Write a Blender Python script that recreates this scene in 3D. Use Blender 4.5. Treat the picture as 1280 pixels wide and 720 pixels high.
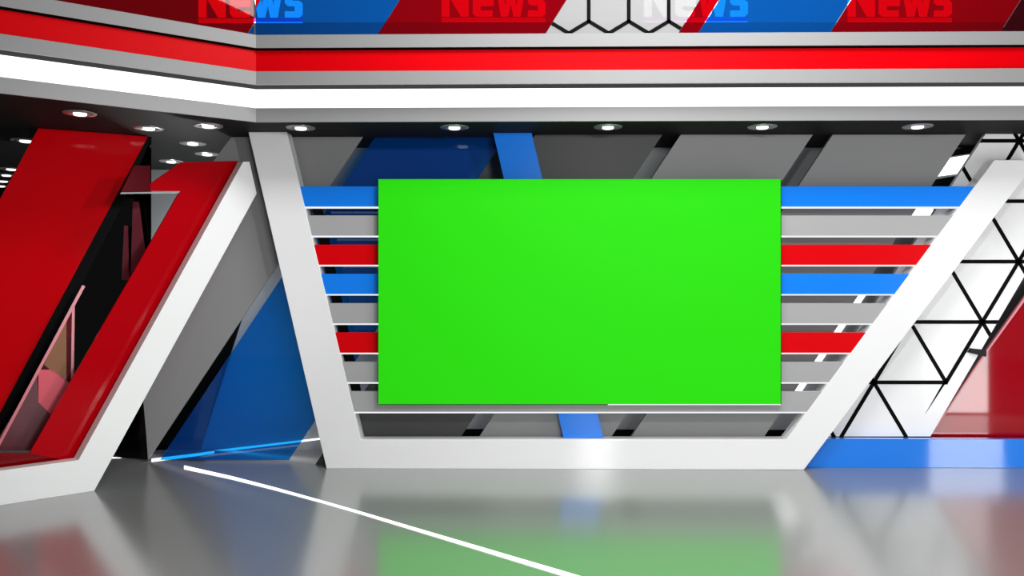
import bpy, bmesh, math
from mathutils import Vector, Matrix

# ------------------------------------------------------------------ camera, world, lights
for o in list(bpy.data.objects): bpy.data.objects.remove(o)
SC = bpy.context.scene
COL = SC.collection
F = 1050.0                       # focal length in pixels of a 1280 wide frame
CH = 1.6                         # camera height
YAW = math.radians(0.9)
cd = bpy.data.cameras.new('camera'); cam = bpy.data.objects.new('camera', cd); COL.objects.link(cam)
cd.sensor_width = 36.0; cd.lens = F / 1280 * 36.0
cam.location = (0, 0, CH); cam.rotation_euler = (math.pi / 2, 0, YAW)
cd.clip_end = 100
SC.camera = cam
SC.view_settings.view_transform = 'Standard'; SC.view_settings.look = 'None'
SC.view_settings.exposure = 0.0; SC.view_settings.gamma = 1.0; SC.view_settings.use_curve_mapping = False
W = bpy.data.worlds.new('studio_dark'); SC.world = W; W.use_nodes = True
W.node_tree.nodes['Background'].inputs[0].default_value = (0.95, 0.98, 1.0, 1)
W.node_tree.nodes['Background'].inputs[1].default_value = 0.10

def light(name, kind, loc, power, target=None, size=None, color=(1, 1, 1), blend=0.5, cone=60, rad=0.1):
    l = bpy.data.lights.new(name, kind); o = bpy.data.objects.new(name, l); COL.objects.link(o)
    l.energy = power; l.color = color; o.location = loc
    if kind == 'AREA':
        l.shape = 'RECTANGLE'; l.size, l.size_y = size
    else:
        l.shadow_soft_size = rad
    if kind == 'SPOT':
        l.spot_size = math.radians(cone); l.spot_blend = blend
    if target is not None:
        o.rotation_euler = (Vector(target) - Vector(loc)).to_track_quat('-Z', 'Y').to_euler()
    return o
light('key_lamp', 'POINT', (1.2, 3.3, 3.05), 225, rad=0.12)
light('overhead_softbox', 'AREA', (1.2, 4.7, 5.7), 225, target=(1.2, 7.2, 0.6), size=(3.2, 1.2))
light('softbox_right', 'AREA', (5.42, 4.65, 1.12), 46, target=(5.42, 8, 1.12), size=(0.9, 2.2))
light('softbox_center', 'AREA', (1.36, -1.2, 1.5), 150, target=(1.36, 8, 1.25), size=(0.6, 2.1))
light('left_spot', 'SPOT', (0.8, 1.5, 2.9), 380, target=(-3.4, 6.8, 1.5), cone=36, blend=0.9, rad=0.15)
light('rear_fill', 'POINT', (-3.6, 8.9, 1.7), 60, rad=0.1)  # added fill without a visible source, brightens the far grey wall
light('low_rear_fill', 'AREA', (1.2, 7.74, 0.45), 5, target=(1.2, 9, 0.45), size=(6.0, 0.3))  # added hidden fill, brightens the back wall in the lower gaps
light('glass_fill', 'AREA', (-2.45, 7.74, 0.95), 4.5, target=(-2.45, 9, 0.95), size=(1.0, 1.7))  # added hidden fill for the wall seen through the blue glass

# ------------------------------------------------------------------ helpers
def lin(c):
    return tuple(((v / 255) / 12.92 if v / 255 <= 0.04045 else ((v / 255 + 0.055) / 1.055) ** 2.4) for v in c)
def mat(name, rgb, rough=0.5, metal=0.0, spec=0.5, coat=0.0, emit=0.0, noise=0.0, alb=True):
    m = bpy.data.materials.new(name); m.use_nodes = True
    nt = m.node_tree; b = nt.nodes['Principled BSDF']
    c = lin(rgb) if alb else rgb
    b.inputs['Base Color'].default_value = (*c, 1)
    b.inputs['Roughness'].default_value = rough; b.inputs['Metallic'].default_value = metal
    b.inputs['Specular IOR Level'].default_value = spec
    b.inputs['Coat Weight'].default_value = coat; b.inputs['Coat Roughness'].default_value = 0.03
    if emit:
        b.inputs['Emission Color'].default_value = (*c, 1); b.inputs['Emission Strength'].default_value = emit
    # faint procedural unevenness of the gloss
    tn = nt.nodes.new('ShaderNodeTexNoise'); tn.inputs['Scale'].default_value = 3.0
    mr = nt.nodes.new('ShaderNodeMapRange')
    mr.inputs['To Min'].default_value = max(rough - 0.02, 0); mr.inputs['To Max'].default_value = rough + 0.02
    nt.links.new(tn.outputs['Fac'], mr.inputs['Value']); nt.links.new(mr.outputs['Result'], b.inputs['Roughness'])
    return m
def emis(name, rgb, s):
    m = bpy.data.materials.new(name); m.use_nodes = True; nt = m.node_tree
    for n in list(nt.nodes): nt.nodes.remove(n)
    e = nt.nodes.new('ShaderNodeEmission'); o = nt.nodes.new('ShaderNodeOutputMaterial')
    e.inputs[0].default_value = (*lin(rgb), 1); e.inputs[1].default_value = s
    nt.links.new(e.outputs[0], o.inputs[0]); return m
def glass(name, tint, body, fb=0.4, gloss=0.1, rough=0.02):
    """coloured sheet: tinted transparency + coloured body + mirror gloss"""
    m = bpy.data.materials.new(name); m.use_nodes = True; nt = m.node_tree
    for n in list(nt.nodes): nt.nodes.remove(n)
    N = nt.nodes.new
    t = N('ShaderNodeBsdfTransparent'); t.inputs[0].default_value = (*tint, 1)
    d = N('ShaderNodeBsdfDiffuse'); d.inputs[0].default_value = (*lin(body), 1)
    g = N('ShaderNodeBsdfGlossy'); g.inputs['Roughness'].default_value = rough
    g.inputs[0].default_value = (1, 1, 1, 1)
    a = N('ShaderNodeMixShader'); a.inputs[0].default_value = fb
    nt.links.new(t.outputs[0], a.inputs[1]); nt.links.new(d.outputs[0], a.inputs[2])
    lw = N('ShaderNodeLayerWeight'); lw.inputs[0].default_value = 0.5
    pw = N('ShaderNodeMath'); pw.operation = 'POWER'; pw.inputs[1].default_value = 5.0
    ma = N('ShaderNodeMath'); ma.operation = 'MULTIPLY_ADD'; ma.inputs[1].default_value = 0.6; ma.inputs[2].default_value = gloss
    nt.links.new(lw.outputs['Facing'], pw.inputs[0]); nt.links.new(pw.outputs[0], ma.inputs[0])
    b = N('ShaderNodeMixShader'); nt.links.new(ma.outputs[0], b.inputs[0])
    nt.links.new(a.outputs[0], b.inputs[1]); nt.links.new(g.outputs[0], b.inputs[2])
    o = N('ShaderNodeOutputMaterial'); nt.links.new(b.outputs[0], o.inputs[0]); return m

def ray(px, py):
    v = Vector(((px - 640) / F, 1.0, (360 - py) / F))
    c, s = math.cos(YAW), math.sin(YAW)
    return Vector((v.x * c - v.y * s, v.x * s + v.y * c, v.z))
CAM = Vector((0, 0, CH))
class Plane:
    def __init__(s, p, n): s.p = Vector(p); s.n = Vector(n).normalized()
    def at(s, px, py):
        d = ray(px, py); return CAM + d * ((s.p - CAM).dot(s.n) / d.dot(s.n))
    def back(s, d): return Plane(s.p - s.n * d, s.n)
def PY(y): return Plane((0, y, 0), (0, -1, 0))
def PZ(z): return Plane((0, 0, z), (0, 0, 1))
FLOOR = PZ(0)
def pvert(a, b):
    p, q = FLOOR.at(*a), FLOOR.at(*b); d = (q - p).normalized()
    n = Vector((d.y, -d.x, 0))
    if n.dot(CAM - p) < 0: n = -n
    return Plane(p, n)

def tagit(o, label=None, cat=None, group=None, kind=None):
    if label: o['label'] = label
    if cat: o['category'] = cat
    if group: o['group'] = group
    if kind: o['kind'] = kind
    return o
def thing(name, loc, label, cat, group=None):
    e = bpy.data.objects.new(name, None); COL.objects.link(e); e.location = loc
    e.empty_display_size = 0.1
    return tagit(e, label, cat, group)
def meshobj(name, verts, faces, m, parent=None, bevel=0.0, smooth=False):
    if parent is not None:
        top = parent; off = Vector(top.location)
        while top.parent: top = top.parent; off += Vector(top.location)
        loc = Vector((0, 0, 0))
    else:
        off = Vector((sum(v[0] for v in verts) / len(verts), sum(v[1] for v in verts) / len(verts), min(v[2] for v in verts))); loc = off
    me = bpy.data.meshes.new(name)
    me.from_pydata([tuple(Vector(v) - off) for v in verts], [], faces)
    bm = bmesh.new(); bm.from_mesh(me); bmesh.ops.recalc_face_normals(bm, faces=bm.faces); bm.to_mesh(me); bm.free()
    me.materials.append(m)
    if smooth:
        for p in me.polygons: p.use_smooth = True
    o = bpy.data.objects.new(name, me); COL.objects.link(o); o.location = loc
    if parent is not None: o.parent = parent
    if bevel:
        b = o.modifiers.new('bevel', 'BEVEL'); b.width = bevel; b.segments = 2; b.limit_method = 'ANGLE'
    return o
def prism(pts, vec):
    n = len(pts); V = list(pts) + [p + vec for p in pts]
    Fc = [list(range(n)), list(range(n, 2 * n))[::-1]]
    Fc += [[i, (i + 1) % n, (i + 1) % n + n, i + n] for i in range(n)]
    return V, Fc
def slab(name, poly, plane, th, m, parent=None, bevel=0.0):
    """px outline of a straight-edged board, laid on its own real plane, with thickness going back"""
    pts = [plane.at(*p) for p in poly]
    V, Fc = prism(pts, -plane.n * th)
    return meshobj(name, V, Fc, m, parent, bevel)
def multi(name, polys, plane, th, m, parent=None, bevel=0.0):
    V, Fc = [], []
    for poly in polys:
        v, f = prism([plane.at(*p) for p in poly], -plane.n * th)
        k = len(V); V += v; Fc += [[i + k for i in q] for q in f]
    return meshobj(name, V, Fc, m, parent, bevel)
def box(name, x0, x1, y0, y1, z0, z1, m, parent=None, bevel=0.0):
    V, Fc = prism([Vector(p) for p in ((x0, y0, z0), (x1, y0, z0), (x1, y1, z0), (x0, y1, z0))], Vector((0, 0, z1 - z0)))
    return meshobj(name, V, Fc, m, parent, bevel)
def clip(poly, conv):
    """clip poly by convex polygon conv (px)"""
    ar = sum(conv[i][0] * conv[(i + 1) % len(conv)][1] - conv[(i + 1) % len(conv)][0] * conv[i][1] for i in range(len(conv)))
    sg = 1 if ar > 0 else -1; out = poly
    for i in range(len(conv)):
        a, b = conv[i], conv[(i + 1) % len(conv)]
        side = lambda p: sg * ((b[0] - a[0]) * (p[1] - a[1]) - (b[1] - a[1]) * (p[0] - a[0]))
        inp, out = out, []
        for j in range(len(inp)):
            p, q = inp[j], inp[(j + 1) % len(inp)]; sp, sq = side(p), side(q)
            if sp >= 0: out.append(p)
            if sp * sq < 0:
                t = sp / (sp - sq); out.append((p[0] + t * (q[0] - p[0]), p[1] + t * (q[1] - p[1])))
        if len(out) < 3: return None
    return out
def stroke(a, b, w, ext=0.0):
    dx, dy = b[0] - a[0], b[1] - a[1]; L = math.hypot(dx, dy); ux, uy = dx / L, dy / L
    a = (a[0] - ux * ext, a[1] - uy * ext); b = (b[0] + ux * ext, b[1] + uy * ext); nx, ny = -uy * w / 2, ux * w / 2
    return [(a[0] + nx, a[1] + ny), (b[0] + nx, b[1] + ny), (b[0] - nx, b[1] - ny), (a[0] - nx, a[1] - ny)]

# ------------------------------------------------------------------ materials
M = {}
M['white'] = mat('white_lacquer', (238, 238, 238), rough=0.1, spec=0.4)
M['trim'] = mat('grey_trim', (146, 146, 146), rough=0.45)
M['dark'] = mat('black_paint', (30, 30, 30), rough=0.5, spec=0.15)
M['ceil'] = mat('ceiling_black', (38, 38, 38), rough=0.6, spec=0.05)
M['gap'] = mat('black_gap', (7, 7, 7), rough=0.6, spec=0.05)
M['whitegloss'] = mat('white_gloss_board', (240, 240, 240), rough=0.06, spec=0.12)
M['black'] = mat('black_line', (4, 4, 4), rough=0.5, spec=0.05)
M['red'] = mat('red_lacquer', (214, 0, 10), rough=0.4, spec=0.08)
M['blue'] = mat('blue_lacquer', (20, 126, 238), rough=0.25, spec=0.25)
M['plinth'] = mat('blue_gloss_plinth', (20, 126, 236), rough=0.05, spec=1.0, coat=1.0)
M['slatgrey'] = mat('slat_grey', (165, 165, 165), rough=0.4)
M['panel'] = mat('panel_grey', (140, 140, 140), rough=0.5, spec=0.2)
M['paneldark'] = mat('panel_dark_grey', (72, 72, 72), rough=0.45, spec=0.2)
M['green'] = mat('green_display', (34, 204, 5), rough=0.6, spec=0.1, emit=0.06)
gb_ = M['green'].node_tree.nodes['Principled BSDF']
gb_.inputs['Base Color'].default_value = (*lin((24, 150, 3)), 1)
gb_.inputs['Emission Color'].default_value = (*lin((48, 238, 12)), 1); gb_.inputs['Emission Strength'].default_value = 0.5
M['wall'] = mat('wall_grey', (140, 144, 147), rough=0.5, spec=0.2)
M['walldark'] = mat('wall_dark', (14, 10, 12), rough=0.5, spec=0.1)
M['led'] = emis('led_white', (255, 255, 255), 1.6)
M['ledslat'] = emis('led_slat_edge', (245, 247, 250), 1.0)
M['lamp'] = emis('lamp_lens', (255, 255, 255), 1.6)
M['ring'] = mat('lamp_ring', (170, 170, 170), rough=0.25, metal=0.6)
M['darkglass'] = mat('dark_glass', (4, 4, 6), rough=0.04, spec=0.4)
M['redpanel'] = mat('red_gloss_panel', (205, 0, 12), rough=0.05, spec=0.22)
M['redplate'] = mat('red_gloss_plate', (172, 0, 12), rough=0.08, spec=0.22)
M['blueglass'] = glass('blue_glass', (0.10, 0.62, 1.0), (14, 110, 205), fb=0.15, gloss=0.04)
M['redglass'] = glass('red_glass', (0.75, 0.01, 0.03), (150, 0, 12), fb=0.5, gloss=0.04)
M['redglassr'] = mat('red_glass_right', (155, 0, 18), rough=0.05, spec=0.9)
M['pinkglass'] = glass('pink_glass', (0.7, 0.25, 0.3), (150, 50, 65), fb=0.25, gloss=0.06)
M['pinkedge'] = mat('pink_glass_edge', (225, 130, 140), rough=0.3)
M['brown'] = mat('brown_board', (140, 90, 50), rough=0.5)
M['whiteglass'] = glass('white_glass', (0.6, 0.6, 0.6), (185, 185, 185), fb=0.6, gloss=0.03)
M['plateblue'] = glass('blue_plate', (0.07, 0.5, 1.0), (8, 78, 145), fb=0.5, gloss=0.015)
M['platered'] = glass('red_plate', (0.85, 0.0, 0.02), (125, 0, 14), fb=0.55, gloss=0.015)
M['platedark'] = glass('dark_red_plate', (0.2, 0.0, 0.01), (60, 0, 10), fb=0.7, gloss=0.03)

# floor: grey, semi-mirror
def floor_mat():
    m = bpy.data.materials.new('studio_floor'); m.use_nodes = True; nt = m.node_tree
    for n in list(nt.nodes): nt.nodes.remove(n)
    N = nt.nodes.new
    d = N('ShaderNodeBsdfDiffuse'); d.inputs[0].default_value = (0.26, 0.26, 0.26, 1)
    g = N('ShaderNodeBsdfGlossy'); g.inputs[0].default_value = (0.9, 0.9, 0.9, 1)
    tn = N('ShaderNodeTexNoise'); tn.inputs['Scale'].default_value = 1.5
    mr = N('ShaderNodeMapRange'); mr.inputs['To Min'].default_value = 0.17; mr.inputs['To Max'].default_value = 0.20
    nt.links.new(tn.outputs['Fac'], mr.inputs['Value']); nt.links.new(mr.outputs['Result'], g.inputs['Roughness'])
    x = N('ShaderNodeMixShader'); x.inputs[0].default_value = 0.44
    nt.links.new(d.outputs[0], x.inputs[1]); nt.links.new(g.outputs[0], x.inputs[2])
    o = N('ShaderNodeOutputMaterial'); nt.links.new(x.outputs[0], o.inputs[0]); return m
M['floor'] = floor_mat()

# ------------------------------------------------------------------ setting
ZC = 2.985                       # ceiling height
Y0 = 7.43                        # front of the main frame
YP = 7.60                        # grey wall panels
YB = 8.28                        # back wall
tagit(box('floor', -9, 11, -4, 14, -0.1, 0, M['floor']), kind='structure')

# header corner and the two runs
ZS = [2.985, 3.102, 3.259, 3.366, 3.557, 3.664]
Yh = 6.98
d0 = ray(320, 360); HC = Vector((d0.x * Yh / d0.y, Yh, 0))   # corner of the lower fascia
ang = math.radians(54.3); U = Vector((math.sin(ang), math.cos(ang), 0))     # left run direction towards the corner
NL = Vector((U.y, -U.x, 0)); NM = Vector((0, -1, 0))
MIT = (NL + NM) / (1 + NL.dot(NM))                                # miter vector per unit of offset
XR = 8.5; LL = 4.6
def hpts(off, z):
    c = HC + MIT * off
    a = HC + NL * off - U * LL; b = Vector((XR, Yh - off, 0))
    return [Vector((p.x, p.y, z)) for p in (a, c, b)]
def hrun(name, prof, m, parent, bevel=0.0):
    """sweep a closed profile [(offset, z)] along the L-shaped header"""
    n = len(prof); V = []; Fc = []
    rows = [hpts(o, z) for o, z in prof]
    for k in range(3):
        for r in rows: V.append(r[k])
    for k in range(2):
        for i in range(n):
            j = (i + 1) % n; Fc.append([k * n + i, k * n + j, (k + 1) * n + j, (k + 1) * n + i])
    Fc.append(list(range(n))[::-1]); Fc.append([2 * n + i for i in range(n)])
    return meshobj(name, V, Fc, m, parent, bevel)
ca, cc, cb = hpts(-0.02, ZC)
cp = [ca, cc, cb, Vector((XR, 14, ZC)), Vector((-9, 14, ZC)), Vector((-9, ca.y, ZC))]
V, Fc = prism(cp, Vector((0, 0, 0.1)))
tagit(meshobj('ceiling', V, Fc, M['ceil']), kind='structure')
YF = 9.75
d1 = FLOOR.at(402, 548)
PWB = PY(YB)
def zpt(x, z): return (x, 360 - (z - CH) / YB * F)
wb = [zpt(250, 0.003), (293, 410), (278, 300), zpt(286, ZC - 0.002), zpt(1730, ZC - 0.002), zpt(1730, 0.003)]
tagit(slab('wall_back', wb, PWB, 0.1, M['wall']), kind='structure')
tagit(box('baseboard_back', -1.2, XR, YB - 0.02, YB - 0.001, 0, 0.21, M['black']), kind='structure')
tagit(box('wall_left', -4.75, -1.951, YF, YF + 0.1, 0, ZC - 0.002, M['wall']), kind='structure')
tagit(box('wall_far', -9, -2, 13.6, 13.7, 0, ZC - 0.002, M['walldark']), kind='structure')
tagit(box('wall_inner', -2.05, -1.951, YB + 0.101, YF - 0.002, 0, ZC - 0.002, M['wall']), kind='structure')

# ------------------------------------------------------------------ header
hd = thing('studio_header', (0, Yh, ZC), 'long bent header above the whole set with white light band, red band and grey trims', 'header')
hrun('core', [(-0.12, ZS[0] + .11), (-0.02, ZS[0] + .11), (-0.02, ZS[2] + 0.02), (0.10, ZS[2] + 0.02), (0.10, ZS[5] - 0.02), (-0.12, ZS[5] - 0.02)], M['dark'], hd)
tagit(hrun('lower_trim', [(-0.02, ZS[0]), (0, ZS[0]), (0, ZS[1]), (-0.02, ZS[1])], M['trim'], hd), 'grey trim along the bottom edge')
tagit(hrun('light_band', [(-0.018, ZS[1]), (-0.002, ZS[1]), (-0.002, ZS[2]), (-0.018, ZS[2])], M['led'], hd), 'glowing white light band')
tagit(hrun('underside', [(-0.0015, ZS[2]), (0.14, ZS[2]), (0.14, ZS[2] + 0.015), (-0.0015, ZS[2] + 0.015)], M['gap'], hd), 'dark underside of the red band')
tagit(hrun('middle_trim', [(0.141, ZS[2]), (0.164, ZS[2]), (0.164, ZS[3]), (0.141, ZS[3])], M['trim'], hd), 'grey trim under the red band')
tagit(hrun('red_band', [(0.105, ZS[3] - 0.02), (0.125, ZS[3] - 0.02), (0.125, ZS[4] + 0.02), (0.105, ZS[4] + 0.02)], M['red'], hd), 'glossy red band')
tagit(hrun('upper_trim', [(0.126, ZS[4]), (0.164, ZS[4]), (0.164, ZS[5]), (0.126, ZS[5])], M['trim'], hd), 'grey trim above the red band')
hrun('painted_shade', [(0.1255, ZS[4] - 0.012), (0.15, ZS[4] - 0.003), (0.16, ZS[4] - 0.0005), (0.1255, ZS[4] - 0.0005)], M['gap'], hd)['label'] = 'black strip painting the shade under the upper trim'  # shade below the trim, put in as a black strip
hrun('top_ledge', [(-0.30, ZS[5] - 0.019), (0.12, ZS[5] - 0.019), (0.12, ZS[5] - 0.003), (-0.30, ZS[5] - 0.003)], M['trim'], hd)

# downlights
def downlight(px, py, label, first=[None], s=1.0):
    p = PZ(ZC).at(px, py)
    if first[0] is None:
        t = thing('recessed_downlight', p, label, 'ceiling light', 'downlights in the black ceiling')
        n = 32; R0, R1, h = 0.125, 0.062, 0.008
        V = []; Fc = []
        for (r, z) in ((R0, 0), (R0 - 0.006, -h), (R1 + 0.01, -h), (R1, -0.002), (R1, 0)):
            for k in range(n):
                a = 2 * math.pi * k / n; V.append(Vector(p) + Vector((r * math.cos(a), r * math.sin(a), z)))
        for j in range(4):
            for k in range(n):
                q = (k + 1) % n; Fc.append([j * n + k, j * n + q, (j + 1) * n + q, (j + 1) * n + k])
        meshobj('ring', V, Fc, M['ring'], t, smooth=True)
        V = []; Fc = []
        for (r, z) in ((0.05, 0), (0.05, -0.014), (0.042, -0.019)):
            for k in range(n):
                a = 2 * math.pi * k / n; V.append(Vector(p) + Vector((r * math.cos(a), r * math.sin(a), z)))
        for j in range(2):
            for k in range(n):
                q = (k + 1) % n; Fc.append([j * n + k, j * n + q, (j + 1) * n + q, (j + 1) * n + k])
        Fc.append([2 * n + k for k in range(n)])
        meshobj('lens', V, Fc, M['lamp'], t)
        first[0] = t
    else:
        src = first[0]; t = src.copy(); COL.objects.link(t); t.location = p; t['label'] = label
        for ch in src.children:
            c = ch.copy(); COL.objects.link(c); c.parent = t
    return t
for px, py, lb in (
    (376, 159.5, 'round downlight in the soffit beside the top of the white left leg'),
    (568, 159, 'round downlight in the soffit just left of the blue slanted post'),
    (760, 158.5, 'round downlight in the soffit above the middle of the green screen'),
    (953, 158.3, 'round downlight in the soffit above the right corner of the green screen'),
    (1147, 157.8, 'round downlight at the far right of the soffit'),
    (100, 141.5, 'leftmost and largest round downlight, above the big red leaning panel'),
    (186, 160, 'round downlight at the upper right corner of the big red leaning panel'),
    (260, 157, 'round downlight in the soffit just left of the white main frame top'),
    (241, 179, 'round downlight, second row back, behind the left soffit lights'),
    (259, 192.3, 'small downlight beside the grey panel, above the red seven-shaped plate'),
    (214, 201.5, 'small faint downlight, lowest one above the red seven-shaped plate'),
    (32, 175.5, 'downlight left of the big red panel, nearest of the far row'),
    (14, 211, 'tiny distant downlight left of the big red panel, second of the far row'),
    (8, 218.5, 'tiny distant downlight left of the big red panel, third of the far row'),
    (4, 226, 'tiny distant downlight left of the big red panel, fourth of the far row'),
    (1, 232, 'tiny distant downlight at the left picture edge, last of the far row')):
    downlight(px, py, lb)

# ------------------------------------------------------------------ main frame with slats
PM = PY(Y0)
mf = thing('slatted_display_stand', (0.3, Y0, 0), 'large white open frame with slanted legs and coloured slats behind the green screen', 'set stand')
outer = [(310, 163.2), (358, 163.2), (451, 549.4), (983, 549.4), (1243, 200), (1297, 200), (1005, 587.2), (408, 585.5)]
fr = slab('frame', outer, PM, 0.165, M['white'], mf, bevel=0.004); fr['label'] = 'white lacquered frame'
lx = lambda y: 358 + (y - 163.2) * (93 / 386.2)
rx = lambda y: 983 + (549.4 - y) * (260 / 349.4)
SL = [(233, 'blue'), (269.3, 'slatgrey'), (305.8, 'red'), (342.3, 'blue'), (379, 'slatgrey'), (415.7, 'red'), (452.5, 'slatgrey'), (489.5, 'slatgrey')]
NMS = {'blue': 'blue slat', 'red': 'red slat', 'slatgrey': 'grey slat'}
for y, mk in SL:
    y1 = y + 25.3
    s = slab('slat', [(lx(y) - 1, y), (rx(y) + 1, y), (rx(y1) + 1, y1), (lx(y1) - 1, y1)], PM.back(0.004), 0.05, M[mk], mf, bevel=0.0)
    s['label'] = NMS[mk]
    e = slab('light_strip', [(lx(y1) - 1, y1), (rx(y1) + 1, y1), (rx(y1 + 1.8) + 1, y1 + 1.8), (lx(y1 + 1.8) - 1, y1 + 1.8)], PM.back(0.002), 0.05, M['ledslat'], s)
    e['label'] = 'glowing white lower edge'
br = slab('stripe', [(387, 245), (399, 245), (451, 490), (439, 490)], PM.back(0.09), 0.03, M['black'], mf); br['label'] = 'black slanted brace behind the slats'  # narrow black slab parallel to the left leg

# green screen
PSc = PY(Y0 - 0.085)
gs = thing('green_screen', PSc.at(725, 506), 'large flat bright green screen hung on the coloured slats', 'screen')
slab('casing', [(473.6, 224.6), (976.6, 224.6), (976.6, 506), (473.6, 506)], PSc.back(0.01), 0.07, M['dark'], gs)
slab('display', [(473, 224), (975.8, 224), (975.8, 505.2), (473, 505.2)], PSc, 0.0095, M['green'], gs)
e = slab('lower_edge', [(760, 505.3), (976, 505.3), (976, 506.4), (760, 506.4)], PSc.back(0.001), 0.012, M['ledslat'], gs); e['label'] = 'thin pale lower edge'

# ------------------------------------------------------------------ things behind the frame
bp = slab('slanted_post', [(616.5, 165.8), (664.5, 165.8), (754.3, 547.4), (704.3, 547.4)], PY(7.50), 0.07, M['blue'], None, bevel=0.003)
tagit(bp, 'narrow blue post leaning behind the green screen', 'post')
TP = 168.3; BP = 580.5; K = 0.667
def panel(x0, x1, m, label, name='leaning_board', y=YP, grp='leaning grey panels behind the slats'):
    dx = K * (BP - TP)
    o = slab(name, [(x0, TP), (x1, TP), (x1 - dx, BP), (x0 - dx, BP)], PY(y), 0.05, m)
    return tagit(o, label, 'wall panel', grp)
panel(669, 828, M['paneldark'], 'dark charcoal leaning panel behind the screen, right of the blue post top')
panel(851, 1016, M['panel'], 'grey leaning panel behind the upper right part of the green screen')
panel(1041, 1207, M['panel'], 'grey leaning panel behind the slats right of the green screen')
PA = pvert((185, 574.5), (330, 577.3))
pa = slab('leaning_board', [(289, 171.5), (453.5, 171), (185, 574.5), (183, 545), (179, 500), (262, 208)], PY(7.665), 0.02, M['panel'])
tagit(pa, 'grey leaning panel behind the white left leg, running down to a point', 'wall panel', 'leaning grey panels behind the slats')
bg = slab('blue_glass_panel', [(471, 168), (634, 168), (361, 575), (200, 575)], PY(7.70), 0.012, M['blueglass'])
tagit(bg, 'tall leaning blue glass panel behind the white left leg', 'glass panel')
wg = slab('dark_wedge', [(301, 400), (255, 545), (249.5, 562.5), (193, 562.5), (183, 545), (270, 400)], PY(8.24), 0.03, M['black'])  # unlit space past the wall end, put in as a black board
tagit(wg, 'black wedge painting the unlit space between the grey point and the blue glass', 'wedge panel')
# diagonal lit strips on the back wall, seen in the gap beside the lattice panel
PBW = PY(YB - 0.025)
for poly, mk, lb in (([(1170, 200), (1215, 193), (1206, 216), (1160, 222)], 'led', 'white lit diagonal strip in the gap near the top of the lattice panel'),
                     ([(1178, 190), (1225, 180), (1220, 191), (1170, 198)], 'dark', 'dark diagonal strip above the white lit one near the lattice panel top'),
                     ([(1160, 226), (1200, 219), (1190, 240), (1150, 240)], 'dark', 'dark diagonal strip below the white lit one near the lattice panel top'),
                     ([(1136, 250), (1170, 250), (1160, 285), (1110, 285)], 'led', 'white lit strip seen between the top blue slat and the grey slat'),
                     ([(1050, 365), (1085, 365), (995, 500), (962, 500)], 'led', 'long white lit strip seen between the lower right slats')):
    tagit(slab('diagonal_strip', poly, PBW, 0.02, M[mk]), lb, 'strip', 'diagonal strips on the back wall')

# lattice panel, plinth, red glass at the right
PLt = PY(7.62)
lat = thing('lattice_panel', PLt.at(1080, 545), 'white leaning panel with black triangle lattice, right of the white frame', 'wall panel')
lp = [(1232, 167.5), (1385, 167.5), (1163, 545.5), (985, 545.5)]
slab('board', lp, PLt, 0.05, M['whitegloss'], lat)
a_ = (90.2, 0); b_ = (45.4, -75.5); n0 = (1092.5, 478)
polys = []
def addl(p, q, w=4.7):
    c = clip(stroke(p, q, w, 2), lp)
    if c: polys.append(c)
for j in range(-1, 5):
    for i in range(-2, 3):
        p = (n0[0] + a_[0] * i + b_[0] * j, n0[1] + b_[1] * j)
        pr = (p[0] + a_[0], p[1]); pu = (p[0] + b_[0], p[1] + b_[1]); pl = (pu[0] - a_[0], pu[1])
        if j >= 0 and not (j == 0 and i >= 1): addl(p, pr)
        if not (j == -1 and i >= 1):
            addl(p, pu)
        if not (j == -1 and i >= 2): addl(p, pl)
polys.append([(1184, 476), (1180.5, 476), (1157, 517)])
multi('lattice_lines', polys, PLt.back(-0.004), 0.006, M['black'], lat)['label'] = 'black triangle lattice lines'
pl = slab('plinth', [(990, 547), (1420, 547), (1420, 583), (990, 583)], PY(7.53), 0.35, M['plinth'], None)
# exact heights
pl = bpy.data.objects['plinth']; bpy.data.objects.remove(pl)
p0 = PY(7.53).at(1004, 583); p1 = PY(7.53).at(1420, 583)
# sits behind/right of the frame's leg: left end cut to the slant of the leg
V, Fc = prism([Vector((p0.x + 0.02, 7.53, 0.0)), Vector((p1.x, 7.53, 0.0)), Vector((p1.x, 7.53, 0.257)), Vector((PY(7.53).at(1034, 547).x, 7.53, 0.257))], Vector((0, 0.085, 0)))
tagit(meshobj('plinth', V, Fc, M['plinth'], bevel=0.003), 'low glossy blue plinth along the floor right of the white frame', 'plinth')

# ------------------------------------------------------------------ news panels on top of the header
PN = PY(7.12)
ZN = 3.663; ZT = 4.9
def yz(pl, x, z):                 # px y of height z on plane at px x
    p = pl.at(x, 300); d = ray(x, 300); dist = (p - CAM).y / d.y
    return 360 - (z - CH) / dist * F
def plate(name, xb0, xb1, m, label, plane=PN, slope=0.63, th=0.02, parent=None):
    yb = yz(plane, xb0, ZN); yb1 = yz(plane, xb1, ZN); T = -230
    poly = [(xb0, yb), (xb1, yb1), (xb1 + (yb1 - T) * slope, T), (xb0 + (yb - T) * slope, T)]
    o = slab(name, poly, plane, th, m, parent)
    if parent is None: tagit(o, label, 'sign panel', 'coloured slanted sign plates above the header')
    return poly
yb_ = yz(PN, 400, ZN)
tagit(slab('sign_plate', [(319.5, yb_), (463, yb_), (463 + (yb_ + 230) * .63, -230), (468, -230), (325, 0), (319.5, 10)], PN, 0.02, M['plateblue']), 'blue slanted plate above the header bend', 'sign panel', 'coloured slanted sign plates above the header')
tagit(slab('sign_plate', [(319.5, 9.2), (324.7, -0.5), (467, -230), (319.5, -230)], PN, 0.02, M['platered']), 'sliver of red plate at the very top of the header bend', 'sign panel', 'coloured slanted sign plates above the header')
plate('sign_plate', 464, 672.8, M['platered'], 'red slanted plate behind the second news word, left of the hexagon plate')
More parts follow.
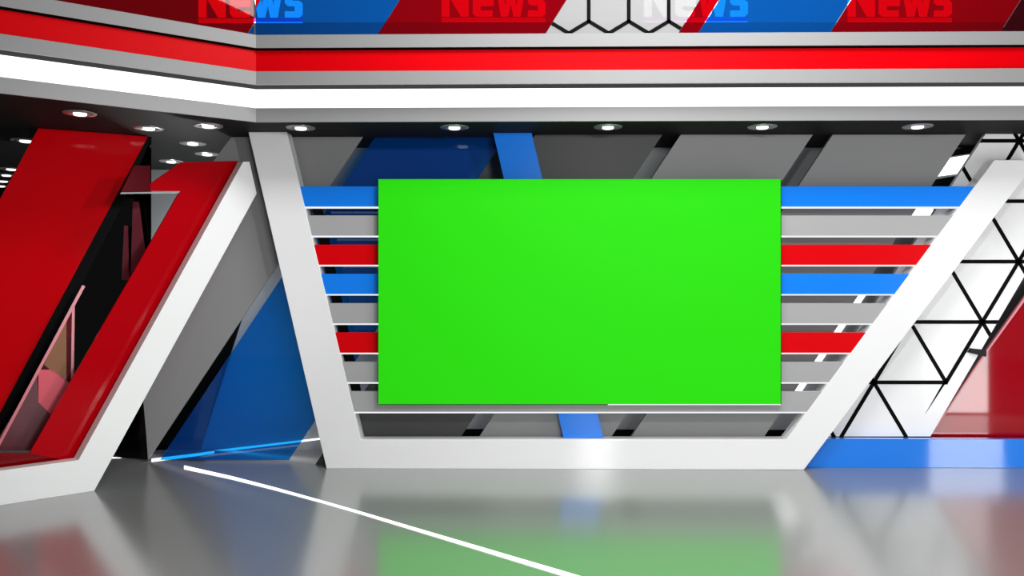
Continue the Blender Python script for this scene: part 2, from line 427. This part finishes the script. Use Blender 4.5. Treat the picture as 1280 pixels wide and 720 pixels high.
hx = thing('hexagon_plate', PN.at(757, 41), 'white plate with black hexagon pattern above the header', 'sign panel')
hp = plate('board', 673.5, 839.3, M['whiteglass'], '', parent=hx)
polys = []
hw, hs = 50.0, 29.0
for r in range(-1, 7):
    yv = 26.5 - r * (hs + 15)
    off = 0 if r % 2 == 0 else hw / 2
    for i in range(-2, 8):
        x = 686 + off + i * hw
        for s in (stroke((x, yv), (x, yv - hs), 4.6, 1), stroke((x, yv), (x - hw / 2, yv + 15), 4.6, 1), stroke((x, yv), (x + hw / 2, yv + 15), 4.6, 1)):
            c = clip(s, hp)
            if c: polys.append(c)
multi('hexagon_lines', polys, PN.back(-0.004), 0.006, M['black'], hx)['label'] = 'black hexagon lines'
plate('sign_plate', 840.0, 864.0, M['platered'], 'narrow red slanted plate just right of the hexagon plate')
plate('sign_plate', 864.6, 1029, M['plateblue'], 'blue slanted plate behind the third news word, right of the narrow red one')
plate('sign_plate', 1030, 1242, M['platered'], 'red slanted plate behind the rightmost news word')
plate('sign_plate', 1243, 1420, M['platedark'], 'dark red slanted plate at the top right edge')
# left run: plate on the turned run
nlp = HC + MIT * -0.14
PNL = Plane((nlp.x, nlp.y, 0), NL)
cx = 319
ybl = yz(PNL, 303, ZN); ybm = yz(PNL, -150, ZN)
tagit(slab('sign_plate', [(302, ybl), (-150, ybm), (-150, -420), (560, -420)][:0] or [(302, ybl), (-150, ybm), (-150, -420), (317.5, -130), (317.5, ybl - 26)], PNL, 0.02, M['platered']),
      'long red plate above the left run of the header', 'sign panel', 'coloured slanted sign plates above the header')
tagit(slab('sign_plate', [(303, ybl), (317.5, yz(PNL, 317.5, ZN)), (317.5, ybl - 23.5)], PNL, 0.02, M['plateblue']),
      'small blue corner plate left of the header bend', 'sign panel', 'coloured slanted sign plates above the header')

# lit screens behind the plates, carrying the words
M['backing'] = emis('backing_glow', (200, 200, 200), 1.1)
M['letters'] = emis('letters_glow', (255, 255, 255), 3.6)
M['uline'] = emis('underline_glow', (235, 50, 210), 3.0)
def letters(w):
    """bold blocky N e w s, as polygons in a unit box: x 0..1 of the word, y 0 bottom..1 cap height"""
    P = []
    P.append([(0, 0), (.075, 0), (.075, .55), (.185, 0), (.26, 0), (.26, 1), (.185, 1), (.185, .48), (.075, 1), (0, 1)])
    # e
    P.append([(.30, .10), (.33, 0), (.49, 0), (.49, .17), (.385, .17), (.375, .2), (.375, .30), (.50, .30), (.50, .66), (.47, .76), (.33, .76), (.30, .66)])
    # w
    P.append([(.525, .76), (.57, 0), (.64, 0), (.665, .35), (.69, 0), (.76, 0), (.805, .76), (.735, .76), (.72, .3), (.695, .76), (.635, .76), (.61, .3), (.595, .76)])
    # s
    P.append([(.83, 0), (.97, 0), (1.0, .08), (1.0, .40), (.97, .47), (.905, .47), (.905, .59), (.99, .59), (.99, .76), (.86, .76), (.83, .68), (.83, .40), (.86, .32), (.925, .32), (.925, .17), (.83, .17)])
    return P
def word(x0, x1, yb, plane, label, H=44):
    c = plane.at((x0 + x1) / 2, yb + 6)
    t = thing('news_sign', c, label, 'sign', 'glowing news words above the header')
    for k, P in enumerate(letters(1)):
        o = slab('letter', [(x0 + u * (x1 - x0), yb - v * H) for u, v in P], plane, 0.01, M['letters'], t); o['label'] = 'glowing letter ' + 'News'[k]
    slab('underline', [(x0, yb + 1.5), (x1, yb + 1.5), (x1, yb + 5.4), (x0, yb + 5.4)], plane, 0.01, M['uline'], t)['label'] = 'coloured underline bar'
    slab('hairline', [(x0, yb + 6), (x1, yb + 6), (x1, yb + 6.8), (x0, yb + 6.8)], plane, 0.01, M['letters'], t)
PK = PY(7.24)
bk = slab('sign_backing', [(322, 27), (1420, 27), (1420, -250), (322, -250)], PK, 0.02, M['backing'])
tagit(bk, 'long pale lit backing behind the coloured plates above the main header', 'sign backing')
word(552, 682, 20.5, PK.back(-0.02), 'glowing word News on the red plate left of the hexagon plate')
word(805, 935, 20.5, PK.back(-0.02), 'glowing word News across the hexagon, narrow red and blue plates')
word(1060, 1190, 20.5, PK.back(-0.02), 'glowing word News on the rightmost red plate')
word(248, 378, 21.5, PK.back(-0.02), 'glowing word News at the header bend, turning cyan on the blue plate')

# ------------------------------------------------------------------ left frame
PL = pvert((118, 613.5), (0, 631.8))
lf = thing('slanted_display_stand', PL.at(118, 613.5), 'white slanted frame at the left with a red inner plate, turned towards the middle', 'set stand')
def ext(a, b, x): return (x, a[1] + (b[1] - a[1]) * (x - a[0]) / (b[0] - a[0]))
fo = ext((118, 613.5), (0, 631.8), -220); fi = ext((98, 575.2), (0, 588.4), -220)
slab('frame', [(118, 613.5), (321, 242), (312, 202), (304, 202), (98, 575.2), fi, fo], PL, 0.12, M['white'], lf, bevel=0.003)
PR = PL.back(0.19)
def sh(p, d=0.19):               # px of a point of the front plane pushed back by d
    q = PL.at(*p) - PL.n * d; r = q - CAM; c, s = math.cos(YAW), math.sin(YAW)
    x = r.x * c + r.y * s; y = -r.x * s + r.y * c
    return (640 + F * x / y, 360 - F * r.z / y)
# red return between frame and plate
V, Fc = [], []
t_ = [(304, 202), (98, 575.2), fi, ext((98, 581), (0, 594), -220), (103, 581), (309, 203)]
slab('red_return', t_, PL.back(0.121), 0.066, M['red'], lf)['label'] = 'bright red edge behind the white frame'
ri = [sh(p) for p in ((98, 575.2), (304, 202))]
rb = sh(fi)
print('red inner', ri, rb)
# band-shaped red plate with an arm at the top
slab('red_plate', [(ri[1][0] + 6, 201), (226, 203), (188, 229.5), (188, 238.5), (225, 239), (37, 566.5), (ri[0][0] - 4, ri[0][1] + 5), (ri[0][0] + 8, ri[0][1] + 4)], PR, 0.02, M['redplate'], lf)['label'] = 'glossy red inner plate'
slab('red_sill', [(-200, 548), (0, 566), (37, 566.5), (ri[0][0] + 4, ri[0][1] + 3), (0, 587), (-200, rb[1] + 8)], PR.back(0.002), 0.016, M['redglass'], lf)['label'] = 'dark red glass strip along the frame base'

M['deepred'] = mat('arm_reflection_red', (82, 0, 12), rough=0.2, spec=0.2)
slab('arm_reflection', [(187.8, 207), (168, 207), (151.5, 240), (187.8, 238.3)], PR.back(0.002), 0.02, M['deepred'], lf)['label'] = 'painted dark red reflection of the upper arm'  # arm mirrored in the black glass, painted as a darker red slab
slab('arm_edge', [(225, 239), (151.5, 240.5), (150.5, 242.5), (224, 241)], PR.back(0.001), 0.02, M['trim'], lf)['label'] = 'grey lower edge of the arm'
# big red leaning panel
q0 = PZ(ZC).at(48, 159.5); q1 = PZ(ZC).at(185, 169.8)
dd = (q1 - q0).normalized(); nn = Vector((dd.y, -dd.x, 0))
PB = Plane(q0, nn)
kx = -(185 - 18) / (482 - 170.0)
bpn = thing('leaning_red_panel', PB.at(0, 500), 'big glossy red panel leaning at the far left under the ceiling', 'wall panel')
slab('sheet', [(48, 160.2), (185, 170.5), (18, 482), (-45, 600), (-190, 600)], PB, 0.03, M['redpanel'], bpn)
slab('backing', [(52, 161), (190, 171.3), (150, 262), (38, 482), (-20, 598), (-150, 598)], PB.back(0.07), 0.05, M['black'], bpn)['label'] = 'black backing board'

# dark glass wall and painted pink reflection streaks, glass booth
PG = pvert((187, 574.5), (143, 572))
M['streak'] = mat('streak_pink', (150, 66, 80), rough=0.3, spec=0.2)
gw = slab('dark_glass_divider', [(187.5, 173.8), (187, 574.5), (48, 566), (60, 168)], PG, 0.02, M['darkglass'])
tagit(gw, 'black glass wall between the big red panel and the grey pointed panel', 'glass panel')
for poly, lb in (([(166, 252), (172, 252), (184, 345), (163, 345)], 'painted reflection, pale pink tapering fin in front of the black glass, the wider one'),
                 ([(155, 282), (158, 282), (160, 350), (152, 350)], 'painted reflection, thin pink fin in front of the black glass, the narrow one')):
    tagit(slab('reflection_streak', poly, PG.back(-0.05), 0.02, M['streak']), lb, 'glass fin', 'painted reflections at the black glass wall')  # reddish reflections at the black glass, put in as pink slabs
PGB = pvert((118, 596), (0, 607))
gb = thing('glass_booth', PGB.at(40, 600), 'pink tinted glass booth with slanted edge behind the left frame', 'glass booth')
slab('pane', [(104, 357), (92, 385), (90, 562), (-3, 562)], PGB, 0.012, M['pinkglass'], gb)
slab('slanted_edge', [(103, 356), (106.5, 358), (0, 557), (-20, 594), (-24, 594), (-2, 553)], PGB.back(-0.015), 0.03, M['pinkedge'], gb)['label'] = 'pale pink slanted edge'
slab('upright_edge', [(90, 386), (93.5, 382), (92, 480), (88.5, 480)], PGB.back(-0.015), 0.03, M['pinkedge'], gb)['label'] = 'pink upright edge'
slab('brown_board', [(83, 398), (83, 478), (55, 456)], PGB.back(-0.004), 0.003, M['brown'], gb)['label'] = 'brown board behind the glass'
M['pinkboard'] = mat('pink_board', (225, 80, 98), rough=0.4); M['maroon'] = mat('maroon_board', (95, 32, 44), rough=0.4)
slab('pink_board', [(48, 462), (66, 462), (87, 479), (80, 497), (64, 519), (48, 503)], PGB.back(-0.004), 0.003, M['pinkboard'], gb)['label'] = 'bright pink pane behind the edge'
slab('maroon_board', [(0, 545), (46, 468), (48, 503), (63, 519), (40, 563), (0, 563)], PGB.back(-0.004), 0.003, M['maroon'], gb)['label'] = 'dark maroon pane at the bottom'
slab('red_board', [(89, 398), (89, 420), (83, 420), (83, 400)], PGB.back(0.05), 0.02, M['red'], gb)['label'] = 'small red board'

# red glass at the right edge, standing behind the lattice panel
PRR = PY(7.70)
rg = thing('red_glass_panel', PRR.at(1250, 545), 'dark red glossy glass panel at the right picture edge', 'glass panel')
slab('sheet', [(1162, 546), (1230, 444), (1284, 370), (1420, 185), (1420, 546)], PRR, 0.02, M['redglassr'], rg)
slab('edge', [(1163, 543), (1230, 442.5), (1284, 367), (1287, 368), (1231.5, 444), (1165, 543)], PRR.back(-0.012), 0.03, M['pinkedge'], rg)['label'] = 'pale pink slanted edge'
# cut in the lattice board, drawn as an added slab: small dark bracket
tagit(slab('notch', [(1211, 440.5), (1214, 435.5), (1233, 437.5), (1233, 446)], PLt.back(-0.03), 0.03, M['dark']), 'small dark bracket at the lower right edge of the lattice panel', 'notch')

# ------------------------------------------------------------------ light lines in the floor
def floorline(pts, label, z=0.004):
    V = []; Fc = []
    up = [FLOOR.at(x, y - w / 2) for x, y, w in pts]; dn = [FLOOR.at(x, y + w / 2) for x, y, w in pts]
    n = len(pts)
    for k in (0, z):
        for a, b in zip(up, dn): V += [Vector((a.x, a.y, k)), Vector((b.x, b.y, k))]
    N2 = 2 * n
    for i in range(n - 1):
        a = 2 * i
        Fc += [[a + N2, a + 1 + N2, a + 3 + N2, a + 2 + N2], [a, a + 2, a + 3, a + 1], [a, a + N2, a + 2 + N2, a + 2], [a + 1, a + 3, a + 3 + N2, a + 1 + N2]]
    Fc += [[0, 1, 1 + N2, N2], [N2 - 2, N2 - 1, 2 * N2 - 1, 2 * N2 - 2]]
    return tagit(meshobj('floor_light_line', V, Fc, M['led']), label, 'floor light', 'white light lines in the floor')
floorline([(230, 584.3, 4.2), (290, 597.5, 3.6), (345, 611.5, 3.0), (402, 627.2, 2.6), (450, 641, 2.8), (500, 656, 3.2), (570, 677, 4), (640, 698, 4.8), (720, 722, 5.8), (800, 747, 7)],
          'long bright white light line curving across the floor in front of the frame')
t = thing('base_light_line', FLOOR.at(200, 573), 'thin light line low behind the blue glass, running up to the right', 'light strip')
def adopt(o, t):
    o.location = o.location - t.location; o.parent = t
    for k in ('label', 'category', 'group', 'kind'):
        if k in o: del o[k]
    o.name = 'strip'
adopt(floorline([(189.5, 575.6, 3.6), (215, 572.4, 3.2), (250, 568, 3), (268, 565.2, 2.6)], 'x'), t)
slab('strip', [(262, 564.8), (405, 546.6), (405, 549), (262, 567.5)][:0] or [(266, 563.2), (405, 546.9), (405, 549.0), (290, 563.2)], PY(8.23), 0.01, M['led'], t)
floorline([(120, 572.2, 3.2), (183, 569.5, 3.2)], 'short white light line beside the foot of the left frame')
